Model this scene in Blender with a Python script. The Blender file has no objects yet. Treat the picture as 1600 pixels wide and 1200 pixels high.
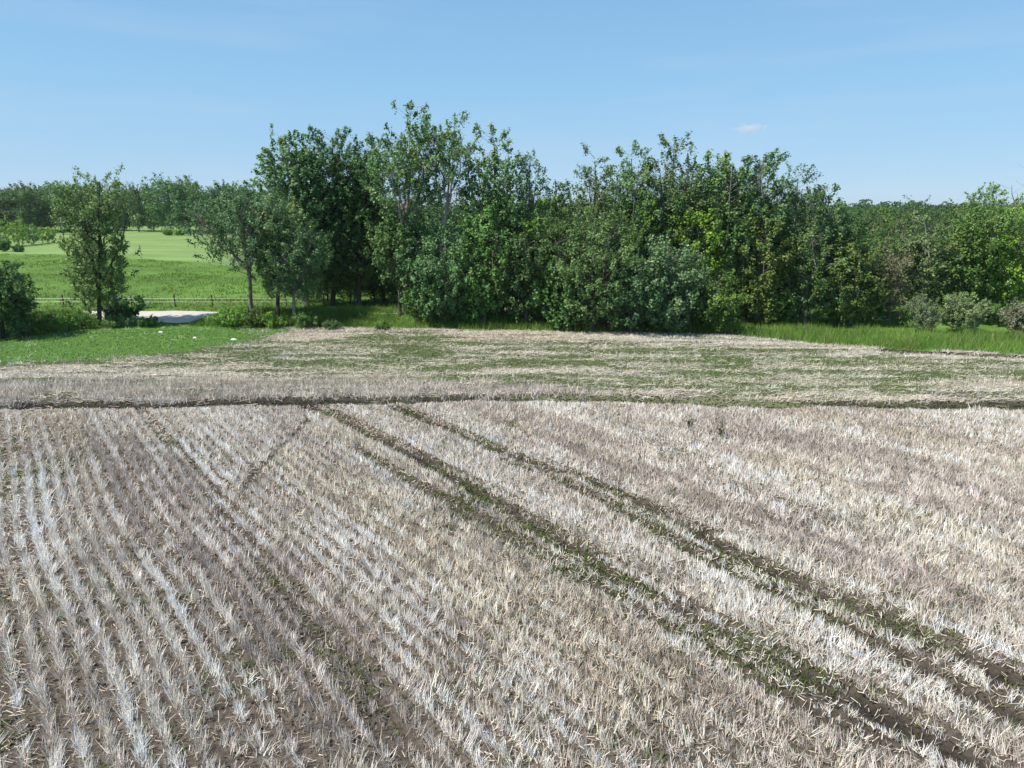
import bpy, math, random
import numpy as np

S = bpy.context.scene
COL = S.collection

# ------------------------------------------------------------------ camera
H = 7.0
F = 1066.7                       # focal length in photograph pixels
PITCH = math.atan(265 / F)       # horizon 265 px above the picture centre
cam_data = bpy.data.cameras.new("camera")
cam_data.sensor_width = 36
cam_data.lens = 36 * F / 1600
cam_data.clip_start = 0.1
cam_data.clip_end = 20000
cam = bpy.data.objects.new("camera", cam_data)
cam.location = (0, 0, H)
cam.rotation_euler = (math.pi / 2 - PITCH, 0, 0)
COL.objects.link(cam)
S.camera = cam

# ------------------------------------------------------------------ light
EXPO = 0.45
SUN_EL = math.radians(53)
SUN_DIR = np.array([-0.90, -0.43])              # towards the sun, on the ground
SUN_DIR = SUN_DIR / np.linalg.norm(SUN_DIR)
world = bpy.data.worlds.new("World")
S.world = world
world.use_nodes = True
nt = world.node_tree
sky = nt.nodes.new("ShaderNodeTexSky")
sky.sky_type = 'NISHITA'
sky.sun_disc = False
sky.sun_elevation = SUN_EL
sky.sun_rotation = math.atan2(SUN_DIR[0], SUN_DIR[1])
sky.altitude = 0
sky.air_density = 1.0
sky.dust_density = 0.0
sky.ozone_density = 3.0
bg = nt.nodes["Background"]
bg.inputs["Strength"].default_value = 0.13
# pale clear summer blue: the sky texture eased towards the even blue of a bright dry noon
tcw = nt.nodes.new("ShaderNodeTexCoord")
sep = nt.nodes.new("ShaderNodeSeparateXYZ"); nt.links.new(tcw.outputs["Generated"], sep.inputs[0])
rmp = nt.nodes.new("ShaderNodeValToRGB")
nt.links.new(sep.outputs["Z"], rmp.inputs[0])
e = rmp.color_ramp.elements
e[0].position = 0.0; e[0].color = (.385, .590, .830, 1)
e[1].position = 1.0; e[1].color = (.090, .230, .480, 1)
q = e.new(.16); q.color = (.285, .555, .830, 1)
q = e.new(.35); q.color = (.200, .440, .760, 1)
wis = nt.nodes.new("ShaderNodeTexNoise"); wis.inputs["Scale"].default_value = 2.2; wis.inputs["Detail"].default_value = 6
mpw = nt.nodes.new("ShaderNodeMapping"); mpw.inputs["Scale"].default_value = (1, 1, 9)
nt.links.new(tcw.outputs["Generated"], mpw.inputs[0]); nt.links.new(mpw.outputs[0], wis.inputs[0])
wr = nt.nodes.new("ShaderNodeMapRange"); wr.inputs[1].default_value = .48; wr.inputs[2].default_value = .8; wr.inputs[3].default_value = 0; wr.inputs[4].default_value = .35
nt.links.new(wis.outputs[0], wr.inputs[0])
mxw = nt.nodes.new("ShaderNodeMix"); mxw.data_type = 'RGBA'; mxw.inputs[7].default_value = (.55, .68, .84, 1)
nt.links.new(wr.outputs[0], mxw.inputs[0]); nt.links.new(rmp.outputs[0], mxw.inputs[6])
scl = nt.nodes.new("ShaderNodeVectorMath"); scl.operation = 'SCALE'; scl.inputs["Scale"].default_value = 1 / .13 / 2 ** EXPO
nt.links.new(mxw.outputs[2], scl.inputs[0])
mxs = nt.nodes.new("ShaderNodeMix"); mxs.data_type = 'RGBA'; mxs.inputs[0].default_value = .85
nt.links.new(sky.outputs[0], mxs.inputs[6]); nt.links.new(scl.outputs[0], mxs.inputs[7])
nt.links.new(mxs.outputs[2], bg.inputs[0])
sun_d = bpy.data.lights.new("sun", 'SUN')
sun_d.energy = 4.9
sun_d.angle = math.radians(0.5)
sun_d.color = (1.0, 0.94, 0.85)
sun = bpy.data.objects.new("sun", sun_d)
from mathutils import Vector
sv = Vector((SUN_DIR[0] * math.cos(SUN_EL), SUN_DIR[1] * math.cos(SUN_EL), math.sin(SUN_EL)))
sun.rotation_euler = sv.to_track_quat('Z', 'Y').to_euler()
COL.objects.link(sun)
S.view_settings.view_transform = 'Standard'
S.view_settings.look = 'None'
S.view_settings.exposure = EXPO
S.view_settings.gamma = 1.0
S.cycles.volume_bounces = 8
S.cycles.max_bounces = 10

# ------------------------------------------------------------------ helpers
R = np.random.default_rng(7)


def sstep(a, b, x):
    t = np.clip((x - a) / (b - a), 0, 1)
    return t * t * (3 - 2 * t)


def vnoise(x, y, seed=0):
    """smooth 2-D value noise in 0..1, lattice spacing 1"""
    x = np.asarray(x, float) + 1000.0
    y = np.asarray(y, float) + 1000.0
    xi = np.floor(x).astype(np.int64); yi = np.floor(y).astype(np.int64)
    fx = x - xi; fy = y - yi
    fx = fx * fx * (3 - 2 * fx); fy = fy * fy * (3 - 2 * fy)

    def h(a, b):
        n = (a * 374761393 + b * 668265263 + seed * 974634777) & 0x7fffffff
        n = ((n ^ (n >> 13)) * 1274126177) & 0x7fffffff
        return ((n ^ (n >> 16)) & 0xffff) / 65535.0
    return (h(xi, yi) * (1 - fx) + h(xi + 1, yi) * fx) * (1 - fy) + (h(xi, yi + 1) * (1 - fx) + h(xi + 1, yi + 1) * fx) * fy


def fbm(x, y, seed=0, o=3):
    a, s, t = 0, 0, 1.0
    for k in range(o):
        a = a + t * vnoise(x * 2 ** k, y * 2 ** k, seed + 11 * k); s += t; t *= .55
    return a / s


def hill(x, y):
    """large shape of the land: level field, pasture with a low swell, rising beyond"""
    h = 1.25 * np.exp(-((y - 108) / 24.0) ** 2) * (0.75 + 0.5 * vnoise(x / 45.0, y * 0 + 3, 5))
    h = h + 2.6 * sstep(135, 245, y) + 4 * sstep(400, 1500, y)
    h = h + 0.35 * (vnoise(x / 22.0, y / 22.0, 9) - .5) * sstep(48, 80, y)
    # low overgrown bank between the field and the road, open where the road shows
    bank = 1.9 * sstep(-21.5, -17.5, x) + 1.5 * (1 - sstep(-29, -26.8, x))
    h = h + .42 * bank * np.exp(-((y - 44.9) / .75) ** 2)
    return h


def ray(px, py):
    cx = (px - 800) / F; cy = (600 - py) / F
    c, s = math.cos(PITCH), math.sin(PITCH)
    return np.array([cx, c + cy * s, -s + cy * c])


def at(px, py):
    """the point of the land seen at a photograph pixel"""
    d = ray(px, py)
    t = 4.0
    while t < 3000:
        p = d * t
        if H + p[2] < hill(p[0], p[1]):
            break
        t *= 1.004
    return np.array([d[0] * t, d[1] * t])


def atY(px, py, Y):
    d = ray(px, py)
    t = Y / d[1]
    return np.array([d[0] * t, Y, H + d[2] * t])


def line(pts):
    return np.array([at(*p) for p in pts])


def dist_line(x, y, P):
    """distance to polyline and signed-less, plus running parameter"""
    best = np.full(np.shape(x), 1e9)
    for a, b in zip(P[:-1], P[1:]):
        ab = b - a
        t = np.clip(((x - a[0]) * ab[0] + (y - a[1]) * ab[1]) / (ab @ ab), 0, 1)
        d = np.hypot(x - a[0] - t * ab[0], y - a[1] - t * ab[1])
        best = np.minimum(best, d)
    return best


def mesh_np(name, V, k, colors=None, mat=None, parent=None, faces=None, smooth=False):
    """mesh from vertex array; consecutive groups of k vertices are faces unless faces given"""
    me = bpy.data.meshes.new(name)
    V = np.ascontiguousarray(V, dtype=np.float32).reshape(-1, 3)
    me.vertices.add(len(V)); me.vertices.foreach_set("co", V.ravel())
    if faces is None:
        faces = np.arange(len(V), dtype=np.int32).reshape(-1, k)
    faces = np.ascontiguousarray(faces, dtype=np.int32)
    nf = len(faces); k = faces.shape[1]
    me.loops.add(nf * k); me.loops.foreach_set("vertex_index", faces.ravel())
    me.polygons.add(nf)
    me.polygons.foreach_set("loop_start", np.arange(0, nf * k, k, dtype=np.int32))
    me.polygons.foreach_set("use_smooth", np.full(nf, smooth, dtype=bool))
    me.update(calc_edges=True)
    if colors is not None:
        ca = me.color_attributes.new("lc", 'FLOAT_COLOR', 'POINT')
        c4 = np.ones((len(V), 4), np.float32); c4[:, :3] = colors
        ca.data.foreach_set("color", c4.ravel())
    if mat: me.materials.append(mat)
    o = bpy.data.objects.new(name, me)
    COL.objects.link(o)
    if parent: o.parent = parent
    return o


def tag(o, label=None, cat=None, group=None, kind=None):
    if label: o["label"] = label
    if cat: o["category"] = cat
    if group: o["group"] = group
    if kind: o["kind"] = kind
    return o


def empty(name, loc, label, cat, group=None):
    o = bpy.data.objects.new(name, None)
    o.location = loc; o.empty_display_size = .3
    COL.objects.link(o)
    return tag(o, label, cat, group)


def mat_attr(name, rough=.6, transl=0.0, spec=.4, noise=0.0, nscale=8.0, bump=0.0):
    m = bpy.data.materials.new(name); m.use_nodes = True
    t = m.node_tree; n = t.nodes; l = t.links
    p = n["Principled BSDF"]
    p.inputs["Roughness"].default_value = rough
    p.inputs["Specular IOR Level"].default_value = spec
    a = n.new("ShaderNodeAttribute"); a.attribute_name = "lc"
    c = a.outputs["Color"]
    if noise:
        g = n.new("ShaderNodeNewGeometry")
        tx = n.new("ShaderNodeTexNoise"); tx.inputs["Scale"].default_value = nscale; tx.inputs["Detail"].default_value = 10; tx.inputs["Roughness"].default_value = .7
        l.new(g.outputs["Position"], tx.inputs["Vector"])
        mr = n.new("ShaderNodeMapRange"); mr.inputs[1].default_value = .3; mr.inputs[2].default_value = .7
        mr.inputs[3].default_value = 1 - noise; mr.inputs[4].default_value = 1 + noise
        l.new(tx.outputs[0], mr.inputs[0])
        mx = n.new("ShaderNodeVectorMath"); mx.operation = 'SCALE'
        l.new(c, mx.inputs[0]); l.new(mr.outputs[0], mx.inputs["Scale"]); c = mx.outputs[0]
        if bump:
            b = n.new("ShaderNodeBump"); b.inputs["Strength"].default_value = bump; b.inputs["Distance"].default_value = .05
            l.new(tx.outputs[0], b.inputs["Height"]); l.new(b.outputs[0], p.inputs["Normal"])
    l.new(c, p.inputs["Base Color"])
    if transl:
        tr = n.new("ShaderNodeBsdfTranslucent"); l.new(c, tr.inputs[0])
        mi = n.new("ShaderNodeMixShader"); mi.inputs[0].default_value = transl
        l.new(p.outputs[0], mi.inputs[1]); l.new(tr.outputs[0], mi.inputs[2])
        l.new(mi.outputs[0], n["Material Output"].inputs[0])
    return m


def mat_noise(name, c1, c2, scale, rough=.8, stretch=(1, 1, 1), bump=.3, metal=0):
    m = bpy.data.materials.new(name); m.use_nodes = True
    t = m.node_tree; n = t.nodes; l = t.links
    p = n["Principled BSDF"]; p.inputs["Roughness"].default_value = rough; p.inputs["Metallic"].default_value = metal
    tc = n.new("ShaderNodeTexCoord"); mp = n.new("ShaderNodeMapping"); mp.inputs["Scale"].default_value = stretch
    l.new(tc.outputs["Object"], mp.inputs[0])
    tx = n.new("ShaderNodeTexNoise"); tx.inputs["Scale"].default_value = scale; tx.inputs["Detail"].default_value = 6
    l.new(mp.outputs[0], tx.inputs[0])
    r = n.new("ShaderNodeValToRGB"); r.color_ramp.elements[0].position = .35; r.color_ramp.elements[1].position = .65
    r.color_ramp.elements[0].color = (*c1, 1); r.color_ramp.elements[1].color = (*c2, 1)
    l.new(tx.outputs[0], r.inputs[0]); l.new(r.outputs[0], p.inputs["Base Color"])
    b = n.new("ShaderNodeBump"); b.inputs["Strength"].default_value = bump; b.inputs["Distance"].default_value = .02
    l.new(tx.outputs[0], b.inputs["Height"]); l.new(b.outputs[0], p.inputs["Normal"])
    return m


M_ground = mat_attr("ground_soil_and_grass", .95, 0, .15, noise=.6, nscale=14.0, bump=.9)
M_straw = mat_attr("dry_straw", .75, .18, .25)
M_leaf = mat_attr("tree_leaves", .55, .34, .22)
M_grass = mat_attr("grass_blades", .6, .48, .25)
M_bark_grey = mat_noise("grey_bark", (.10, .09, .075), (.22, .20, .17), 5, .9, (1, 1, .25))
M_bark_pale = mat_noise("pale_bark", (.15, .135, .11), (.42, .39, .34), 3, .8, (1, 1, .4))
M_bark_dark = mat_noise("dark_bark", (.035, .03, .025), (.09, .08, .065), 6, .9, (1, 1, .25))
M_gravel = mat_noise("pale_gravel", (.40, .355, .30), (.62, .555, .475), 7, .95, (.25, 2.2, 1), .2)
M_post = mat_noise("weathered_wood", (.05, .045, .04), (.13, .115, .10), 8, .9, (1, 1, .2))
M_wire = mat_noise("galvanised_wire", (.30, .30, .28), (.45, .45, .42), 9, .5, (1, 1, 1), .05, .6)
M_polew = mat_noise("grey_pole_wood", (.25, .23, .20), (.42, .39, .35), 4, .85, (1, 1, .2))
M_white = mat_noise("white_scrap", (.70, .69, .66), (.85, .84, .82), 12, .6)
M_sign = mat_noise("dull_sign_metal", (.20, .24, .29), (.30, .34, .40), 6, .4, (1, 1, 1), .05, .4)

# ------------------------------------------------------------------ lines of the field, read from the photograph and laid on the ground
EDGE = line([(0, 530), (60, 522), (150, 515), (250, 509), (370, 507), (500, 513), (700, 516), (850, 519), (1000, 521), (1130, 524), (1250, 536), (1400, 547), (1600, 555)])
FURROW = line([(0, 640), (200, 637), (400, 632), (620, 630), (850, 626), (1000, 629), (1200, 636), (1600, 640)])
GREEN_LOW = line([(0, 578), (150, 572), (250, 562), (350, 545), (440, 525), (500, 514)])
T1 = line([(480, 636), (520, 650), (600, 690), (700, 742), (800, 800), (960, 902), (1090, 968), (1230, 1043), (1400, 1130), (1540, 1200)])
T1B = line([(560, 705), (640, 752), (760, 822), (870, 890), (960, 940), (1080, 1000), (1200, 1070), (1400, 1180)])
T2 = line([(620, 640), (700, 672), (820, 720), (930, 755), (1040, 805), (1140, 862), (1270, 922), (1400, 982), (1560, 1050), (1800, 1160)])
T2B = line([(790, 720), (900, 765), (1000, 815), (1090, 868), (1200, 925), (1330, 990), (1450, 1050), (1650, 1160)])
T3 = line([(480, 660), (440, 700), (395, 748), (368, 795)])
T4 = line([(220, 640), (250, 680), (310, 740), (350, 800), (400, 880), (470, 960), (560, 1060), (640, 1200)])
SEAM = line([(38, 660), (40, 760), (44, 880), (48, 1050), (55, 1200)])
PB = line([(-40, 397), (0, 397), (100, 398), (200, 403), (300, 411), (400, 417)])
BARE_R = line([(1390, 549), (1500, 555), (1600, 559), (1750, 566)])
WHITE = [(line([(255, 648), (330, 715), (440, 790), (550, 880), (630, 960), (700, 1050), (800, 1190)]), .55),
         (line([(680, 640), (760, 685), (900, 738), (1020, 790), (1150, 855), (1290, 925), (1450, 985), (1640, 1060)]), .5),
         (line([(560, 640), (680, 700), (800, 760), (900, 830), (1010, 890), (1120, 950), (1280, 1020), (1500, 1130)]), .55),
         (line([(950, 660), (1080, 700), (1200, 755), (1330, 810), (1460, 860), (1640, 920)]), .5),
         (line([(1200, 960), (1350, 1040), (1500, 1110)]), .4),
         (line([(240, 800), (290, 900), (350, 1000), (430, 1120)]), .25)]
MAUVE = [(line([(1130, 655), (1260, 690), (1400, 720), (1600, 790)]), .8),
         (line([(170, 700), (330, 860), (470, 1000), (560, 1100)]), .9),
         (line([(860, 690), (1050, 760), (1250, 850), (1500, 940)]), .5)]
TAN = [(line([(430, 720), (600, 800), (720, 880), (880, 980), (1000, 1080)]), .9),
       (line([(1200, 730), (1350, 800), (1500, 850), (1700, 930)]), .9)]


def yint(P, x):
    o = np.argsort(P[:, 0]); P = P[o]
    y = np.interp(x, P[:, 0], P[:, 1])
    sl0 = (P[1, 1] - P[0, 1]) / (P[1, 0] - P[0, 0]); sl1 = (P[-1, 1] - P[-2, 1]) / (P[-1, 0] - P[-2, 0])
    y = np.where(x < P[0, 0], P[0, 1] + (x - P[0, 0]) * sl0 * .5, y)
    return np.where(x > P[-1, 0], P[-1, 1] + (x - P[-1, 0]) * sl1 * .5, y)


def yedge(x): return yint(EDGE, x) + .9 * (fbm(x / 2.2, 0 * x, 31, 4) - .5)
def yfur(x): return yint(FURROW, x) + .25 * (vnoise(x / 2.5, 0 * x, 32) - .5)


A = math.radians(38)
CA, SA = math.cos(A), math.sin(A)


def uv_row(x, y):
    u = x * CA + y * SA; s = x * SA - y * CA
    return u + .35 * (vnoise(s / 6, u / 14, 41) - .5), s


def tracks(x, y):
    """0..1 how bare and rutted the ground is"""
    w = np.zeros(np.shape(x))
    for P, hw, k in ((T1, .25, 1), (T1B, .18, .75), (T2, .21, 1), (T2B, .19, .85), (T3, .10, .62), (T4, .26, .40)):
        d = dist_line(x, y, P) + .30 * (fbm(x * 1.6, y * 1.6, 51) - .5)
        w = np.maximum(w, k * (.58 * (1 - sstep(hw * .5, hw * 1.0, d)) + .42 * (1 - sstep(hw * .8, hw * 2.3, d))))
    w = w * np.clip(.35 + 1.15 * fbm(x / .7, y / .7, 55), 0, 1)
    d = np.abs(y - yfur(x) - .35) + 1.0 * (fbm(x / 1.1, y / .6, 52) - .5)
    k = np.where(x < -4, 1.0, np.where(x > 3, 1.0, .88))
    w = np.maximum(w, k * (1 - sstep(.22, .75, d)))
    w = np.maximum(w, 1 - sstep(.3, .8, dist_line(x, y, BARE_R)))
    return w


def green_patch(x, y):
    """short green regrowth along the left part of the field edge"""
    yl = yint(GREEN_LOW, x) + 1.2 * (fbm(x / 1.5, y / 1.5, 61) - .5)
    g = sstep(-.6, 3.4, y - yl + 1.6 * (fbm(x / .8, y / .5, 62) - .5)) * (1 - sstep(GREEN_LOW[-1, 0] - 7, GREEN_LOW[-1, 0] + 9, x + 2.5 * (fbm(x / 2, y / .9, 63) - .5)))
    return g


def headland_green(x, y):
    Y0 = yfur(x); e = yedge(x)
    t = (y - Y0) / np.maximum(e - Y0, .1)
    n = .6 * fbm(x / 7, y / 2.2, 71) + .4 * fbm(x / 2.4 + y * .3, y / .45, 72)
    c = .47 + .10 * vnoise(x / 5, y / 5, 77) + .26 * np.exp(-((t - 1) / .12) ** 2)
    g = sstep(c - .12, c + .12, n + .16 * 1.3 * np.exp(-(((x - 8) / 8) ** 2)) * np.exp(-((t - .30) / .28) ** 2) + .10 * np.exp(-((t - .6) / .2) ** 2))
    near_l = (1 - sstep(-2, 3, x)) * (1 - sstep(.12, .3, t))
    return g * (1 - .85 * near_l)


def base_col(x, y):
    """colour of the land itself"""
    n = fbm(x / .9, y / .9, 81)[:, None]
    soil = np.array([.085, .070, .055]) * (.7 + .6 * n)
    litter = np.array([.17, .14, .11])
    u, s = uv_row(x, y)
    ln = fbm(u * 1.1, s * .35, 82)[:, None]
    c = soil + (litter - soil) * np.clip(.05 + .7 * ln, 0, 1)
    tr = tracks(x, y)[:, None]
    c = c * (1 - tr) + np.array([.042, .034, .027]) * (.8 + .4 * n) * tr
    fw = (1 - sstep(.3, 1.0, np.abs(y - yfur(x) - .45)))[:, None]
    c = c * (1 - .45 * fw)
    gr = np.array([.160, .185, .085])
    head = (y > yfur(x))
    w = (head * headland_green(x, y) * .85)[:, None]
    c = c * (1 - w) + gr * w
    w = (green_patch(x, y) * head)[:, None]
    gp = np.array([.20, .33, .085]) * (.8 + .45 * fbm(x / 3, y / 1.2, 83)[:, None])
    c = c * (1 - w) + gp * w
    # beyond the edge: verge, then pasture
    e = sstep(-.15, .25, y - yedge(x))[:, None]
    vg = np.array([.11, .21, .04]) * (.6 + .7 * n)
    c = c * (1 - e) + vg * e
    p = sstep(49, 53, y)[:, None]
    pn = fbm(x / 9, y / 4, 84)[:, None]
    pc = np.array([.108, .195, .034]) * (.55 + .80 * pn)
    far = sstep(-1.2, 1.2, y - np.interp(x, PB[:, 0], PB[:, 1]) + 4 * (fbm(x / 9, y * 0 + .5, 85) - .5))[:, None]
    pf = np.array([.185, .275, .085]) * (.62 + .75 * fbm(x / 10, y / 3.5, 86, 4)[:, None])
    pc = pc * (1 - far) + pf * far
    c = c * (1 - p) + pc * p
    w = sstep(262, 275, y)[:, None]
    c = c * (1 - w) + np.array([.035, .06, .02]) * w
    return c


def height(x, y):
    h = hill(x, y)
    u, s = uv_row(x, y)
    infield = (1 - sstep(-.5, 0, y - yedge(x)))
    h = h - .12 * tracks(x, y) * infield 
    h = h + .06 * (fbm(x / 1.3, y / 1.3, 91) - .5)
    return h


# ------------------------------------------------------------------ ground
def spaced(a, b, step, lo, hi, g=1.16):
    v = list(np.arange(a, b, step)); d = step
    x = v[-1]
    while x < hi: d *= g; x += d; v.append(x)
    d = step; x = v[0]; pre = []
    while x > lo: d *= g; x -= d; pre.append(x)
    return np.array(pre[::-1] + v)


xs = spaced(-36, 36, .2, -2200, 2200)
ys = np.concatenate([np.arange(-20, 4, 2.0), np.arange(4, 50, .2), spaced(50, 135, .8, 49.9, 3900, 1.07)])
gx, gy = np.meshgrid(xs, ys)
fx, fy = gx.ravel(), gy.ravel()
V = np.stack([fx, fy, height(fx, fy)], 1)
nx, ny = len(xs), len(ys)
i = (np.arange(ny - 1)[:, None] * nx + np.arange(nx - 1)[None]).ravel()
ground = mesh_np("ground", V, 4, base_col(fx, fy), M_ground, faces=np.stack([i, i + 1, i + nx + 1, i + nx], 1), smooth=True)
tag(ground, kind="structure")

# road: flat gravel strip laid on the land
ry0, ry1 = at(280, 506)[1], at(280, 488.5)[1]
rx = np.arange(-140, -5, 1.0)
bend_a = np.linspace(0, math.pi / 2, 14)
RW = ry1 - ry0
cl_x = np.concatenate([rx, -5 + 9 * np.sin(bend_a), np.full(80, 4.0)])
cl_y = np.concatenate([np.full(len(rx), ry0 + RW / 2), ry0 + RW / 2 + 9 * (1 - np.cos(bend_a)), ry0 + RW / 2 + 9 + np.arange(1, 81) * 1.0])
tx_, ty_ = np.gradient(cl_x), np.gradient(cl_y); tl_ = np.hypot(tx_, ty_); tx_, ty_ = tx_ / tl_, ty_ / tl_
rr = np.linspace(0, 1, 9)
off = (rr[:, None] - .5) * RW + .8 * (vnoise(np.arange(len(cl_x))[None] / 1.6, rr[:, None] * 0 + 4, 12) - .5)
fx = (cl_x[None] - ty_[None] * off).ravel(); fy = (cl_y[None] + tx_[None] * off).ravel()
gy = np.repeat(rr, len(cl_x))
fz = hill(fx, fy) + .075 + .10 * np.sin(np.pi * gy)
rx = cl_x
ne = len(rx)
i = (np.arange(8)[:, None] * ne + np.arange(ne - 1)[None]).ravel()
road = mesh_np("road", np.stack([fx, fy, fz], 1), 4, None, M_gravel, faces=np.stack([i, i + 1, i + ne + 1, i + ne], 1), smooth=True)
tag(road, kind="structure")


# ------------------------------------------------------------------ blades
def blades(P, hgt, wid, lean, colr, tipcol=None, up=1.0, taper=.15):
    """P (n,3) roots; hgt, wid (n,); lean (n,2) horizontal tip offset / height"""
    n = len(P)
    a = R.uniform(0, math.pi, n)
    side = np.stack([np.cos(a), np.sin(a), np.zeros(n)], 1) * wid[:, None] * .5
    tip = P + np.stack([lean[:, 0] * hgt, lean[:, 1] * hgt, hgt * up], 1)
    V = np.stack([P - side, P + side, tip + side * taper, tip - side * taper], 1).reshape(-1, 3)
    C = np.repeat(colr, 4, axis=0)
    return V, C


def in_view(x, y, m=2.5):
    return np.abs(x) < (.80 * y + m)


# ---- near stubble rows
sp = .31
uu = np.arange(-30, 55, sp); ss = np.arange(-50, 30, .055)
U, Sg = np.meshgrid(uu, ss); U = U.ravel(); Sg = Sg.ravel()
U = U + R.normal(0, .024, len(U)); Sg = Sg + R.uniform(-.04, .04, len(U))
x = U * CA + Sg * SA; y = U * SA - Sg * CA
k = in_view(x, y) & (y > 5.0) & (y < yfur(x) + .4)
x, y, U = x[k], y[k], U[k]
# undo the row warp so rows wander together
u0, s0 = uv_row(x, y)
x = x - (u0 - (x * CA + y * SA)) * CA; y = y - (u0 - (x * CA + y * SA)) * SA
tr = tracks(x, y)
gap = fbm(U * .9, s0 * .25, 101)
TGa = line([(760, 790), (860, 850), (960, 915), (1060, 975), (1180, 1045), (1330, 1130)])
dens = (1 - 1.05 * tr) * (1 - .55 * np.exp(-(dist_line(x, y, TGa) / .5) ** 2) * sstep(.35, .55, fbm(x / 1.6, y / 1.6, 141))) * (.6 + .6 * sstep(.25, .5, gap))
rid0 = np.round((U) / sp); dens = dens * (.62 + .75 * vnoise(rid0 * 5.7, s0 * .3 + rid0, 124))
k = R.random(len(x)) < dens
x, y, tr, U, s0 = x[k], y[k], tr[k], U[k], s0[k]
# left of the seam: cross-lying straw, thinner stubble
seamd = (x - np.interp(y, SEAM[::-1, 1] if SEAM[0, 1] > SEAM[-1, 1] else SEAM[:, 1], SEAM[::-1, 0] if SEAM[0, 1] > SEAM[-1, 1] else SEAM[:, 0]))
k = (seamd > 0) | (R.random(len(x)) < .5)
x, y, tr, seamd, U, s0 = x[k], y[k], tr[k], seamd[k], U[k], s0[k]


def strip_cols(x, y):
    u, s = uv_row(x, y)
    a = fbm(u * 1.0, s * .16, 111, 4); b = fbm(u * 1.1, s * .2, 112); c = fbm(u * .8, s * .16, 113)
    white = np.array([.90, .82, .715]); pink = np.array([.75, .66, .575]); tan = np.array([.78, .69, .555]); mauve = np.array([.58, .505, .455])
    wa = sstep(.34, .60, a)[:, None]
    col = pink * (1 - wa) + white * wa
    wb = sstep(.58, .75, b)[:, None] * .8
    col = col * (1 - wb) + tan * wb
    wc = sstep(.58, .75, c)[:, None] * .7
    col = col * (1 - wc) + mauve * wc
    for L, tone in ((MAUVE, mauve), (TAN, tan), (WHITE, white)):
        for P, hw in L:
            w = (1 - sstep(hw * .5, hw * 1.5, dist_line(x, y, P) + .25 * (vnoise(x * 1.5, y * 1.5, 115) - .5)))[:, None] * (.75 if tone is white else .68)
            col = col * (1 - w) + tone * w
    return col


def expand(x, y, nb, spread):
    xx = np.repeat(x, nb); yy = np.repeat(y, nb)
    return xx + R.normal(0, spread, len(xx)), yy + R.normal(0, spread, len(xx))


sc = strip_cols(x, y)
nb = np.where(y < 14, 14, np.where(y < 20, 9, 6))
hfac = .75 + .5 * fbm(x / 1.1, y / 1.1, 121)
cx_, cy_ = expand(x, y, nb, .036)
colr = np.repeat(sc, nb, axis=0); hf = np.repeat(hfac, nb)
n = len(cx_)
tuft_lean = np.repeat(R.normal(0, .26, (len(x), 2)), nb, axis=0)
lean = tuft_lean + R.normal(0, .23, (n, 2))
hg = R.uniform(.10, .245, n) * hf * (1 - .55 * np.repeat(sstep(.05, .5, tr), nb)) * (1 - .55 * (1 - sstep(.0, 1.1, yfur(cx_) - cy_)))
wd = R.uniform(.0045, .010, n) * (1 + cy_ / 11)
rid = np.round(U / sp); rown = vnoise(rid * 7.3, s0 * .22 + rid * 3.1, 123); tb = R.uniform(.72, 1.2, len(x)) * (.88 + .45 * sstep(.15, .85, rown)) * (.72 + .56 * vnoise(x * 3.2, y * 2.2, 122)); colr = colr * np.repeat(tb, nb)[:, None] * R.uniform(.58, 1.28, (n, 1)) * (1 + R.normal(0, .035, (n, 3)))
P = np.stack([cx_, cy_, height(cx_, cy_) - .01], 1)
Vs, Cs = blades(P, hg, wd, lean, np.clip(colr, 0, .9))
Vall, Call = [Vs], [Cs]

# ---- headland stubble: rows following the furrow
xx = []; yy = []
for j in range(0, 90):
    r = np.arange(-40, 42, .09); r = r + R.uniform(-.04, .04, len(r))
    v = .15 + j * .26
    y_ = yfur(r) + v + .5 * (vnoise(r / 9, r * 0 + j * .11, 131) - .5) + R.normal(0, .035, len(r))
    # left part: rows bend round towards the corner
    bend = sstep(-3, -22, r) * v * .12
    xx.append(r); yy.append(y_ - bend)
x = np.concatenate(xx); y = np.concatenate(yy)
k = (y < yedge(x) - .1) & in_view(x, y)
x, y = x[k], y[k]
tr = tracks(x, y); g = headland_green(x, y); gp = green_patch(x, y)
Y0 = yfur(x); t = (y - Y0) / np.maximum(yedge(x) - Y0, .1)
thick = (1 - sstep(.12, .32, t)) * (1 - sstep(1, 5, x))
thin = fbm(x / 2.6, y / .5, 133)
dens = (1 - tr) * (1 - .5 * g) * (1 - .97 * gp) * (.10 + .95 * sstep(.42, .56, thin) + .7 * thick * sstep(.36, .56, fbm(x / 1.6 + y * .5, y / 1.0, 137)) + .5 * sstep(.85, .95, t))
k = R.random(len(x)) < dens
x, y, t, thick = x[k], y[k], t[k], thick[k]
a = fbm(x / 9, y / 1.1, 134); b = fbm(x / 6, y / 1.5, 135)
white = np.array([.80, .755, .67]); pink = np.array([.58, .50, .45]); tan = np.array([.68, .60, .46])
w = sstep(.4, .6, a)[:, None]; sc = tan * (1 - w) + white * w
w = (sstep(.52, .65, b) * .7)[:, None]; sc = sc * (1 - w) + pink * w
w = (thick * .7)[:, None]; sc = sc * (1 - w) + (pink * .75 + white * .25) * w
nb = np.where(thick > .4, 7, 5)
cx_, cy_ = expand(x, y, nb, .05)
n = len(cx_)
colr = np.repeat(sc * (R.uniform(.6, 1.2, len(x)) * (.50 + .9 * fbm(x / 1.0, y / .3, 136)))[:, None], nb, axis=0) * R.uniform(.65, 1.25, (n, 1))
th = np.repeat(thick, nb)
hg = R.uniform(.09, .22, n) * (1 + .55 * th)
lean = R.normal(0, .45, (n, 2))
wd = R.uniform(.016, .034, n)
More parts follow.
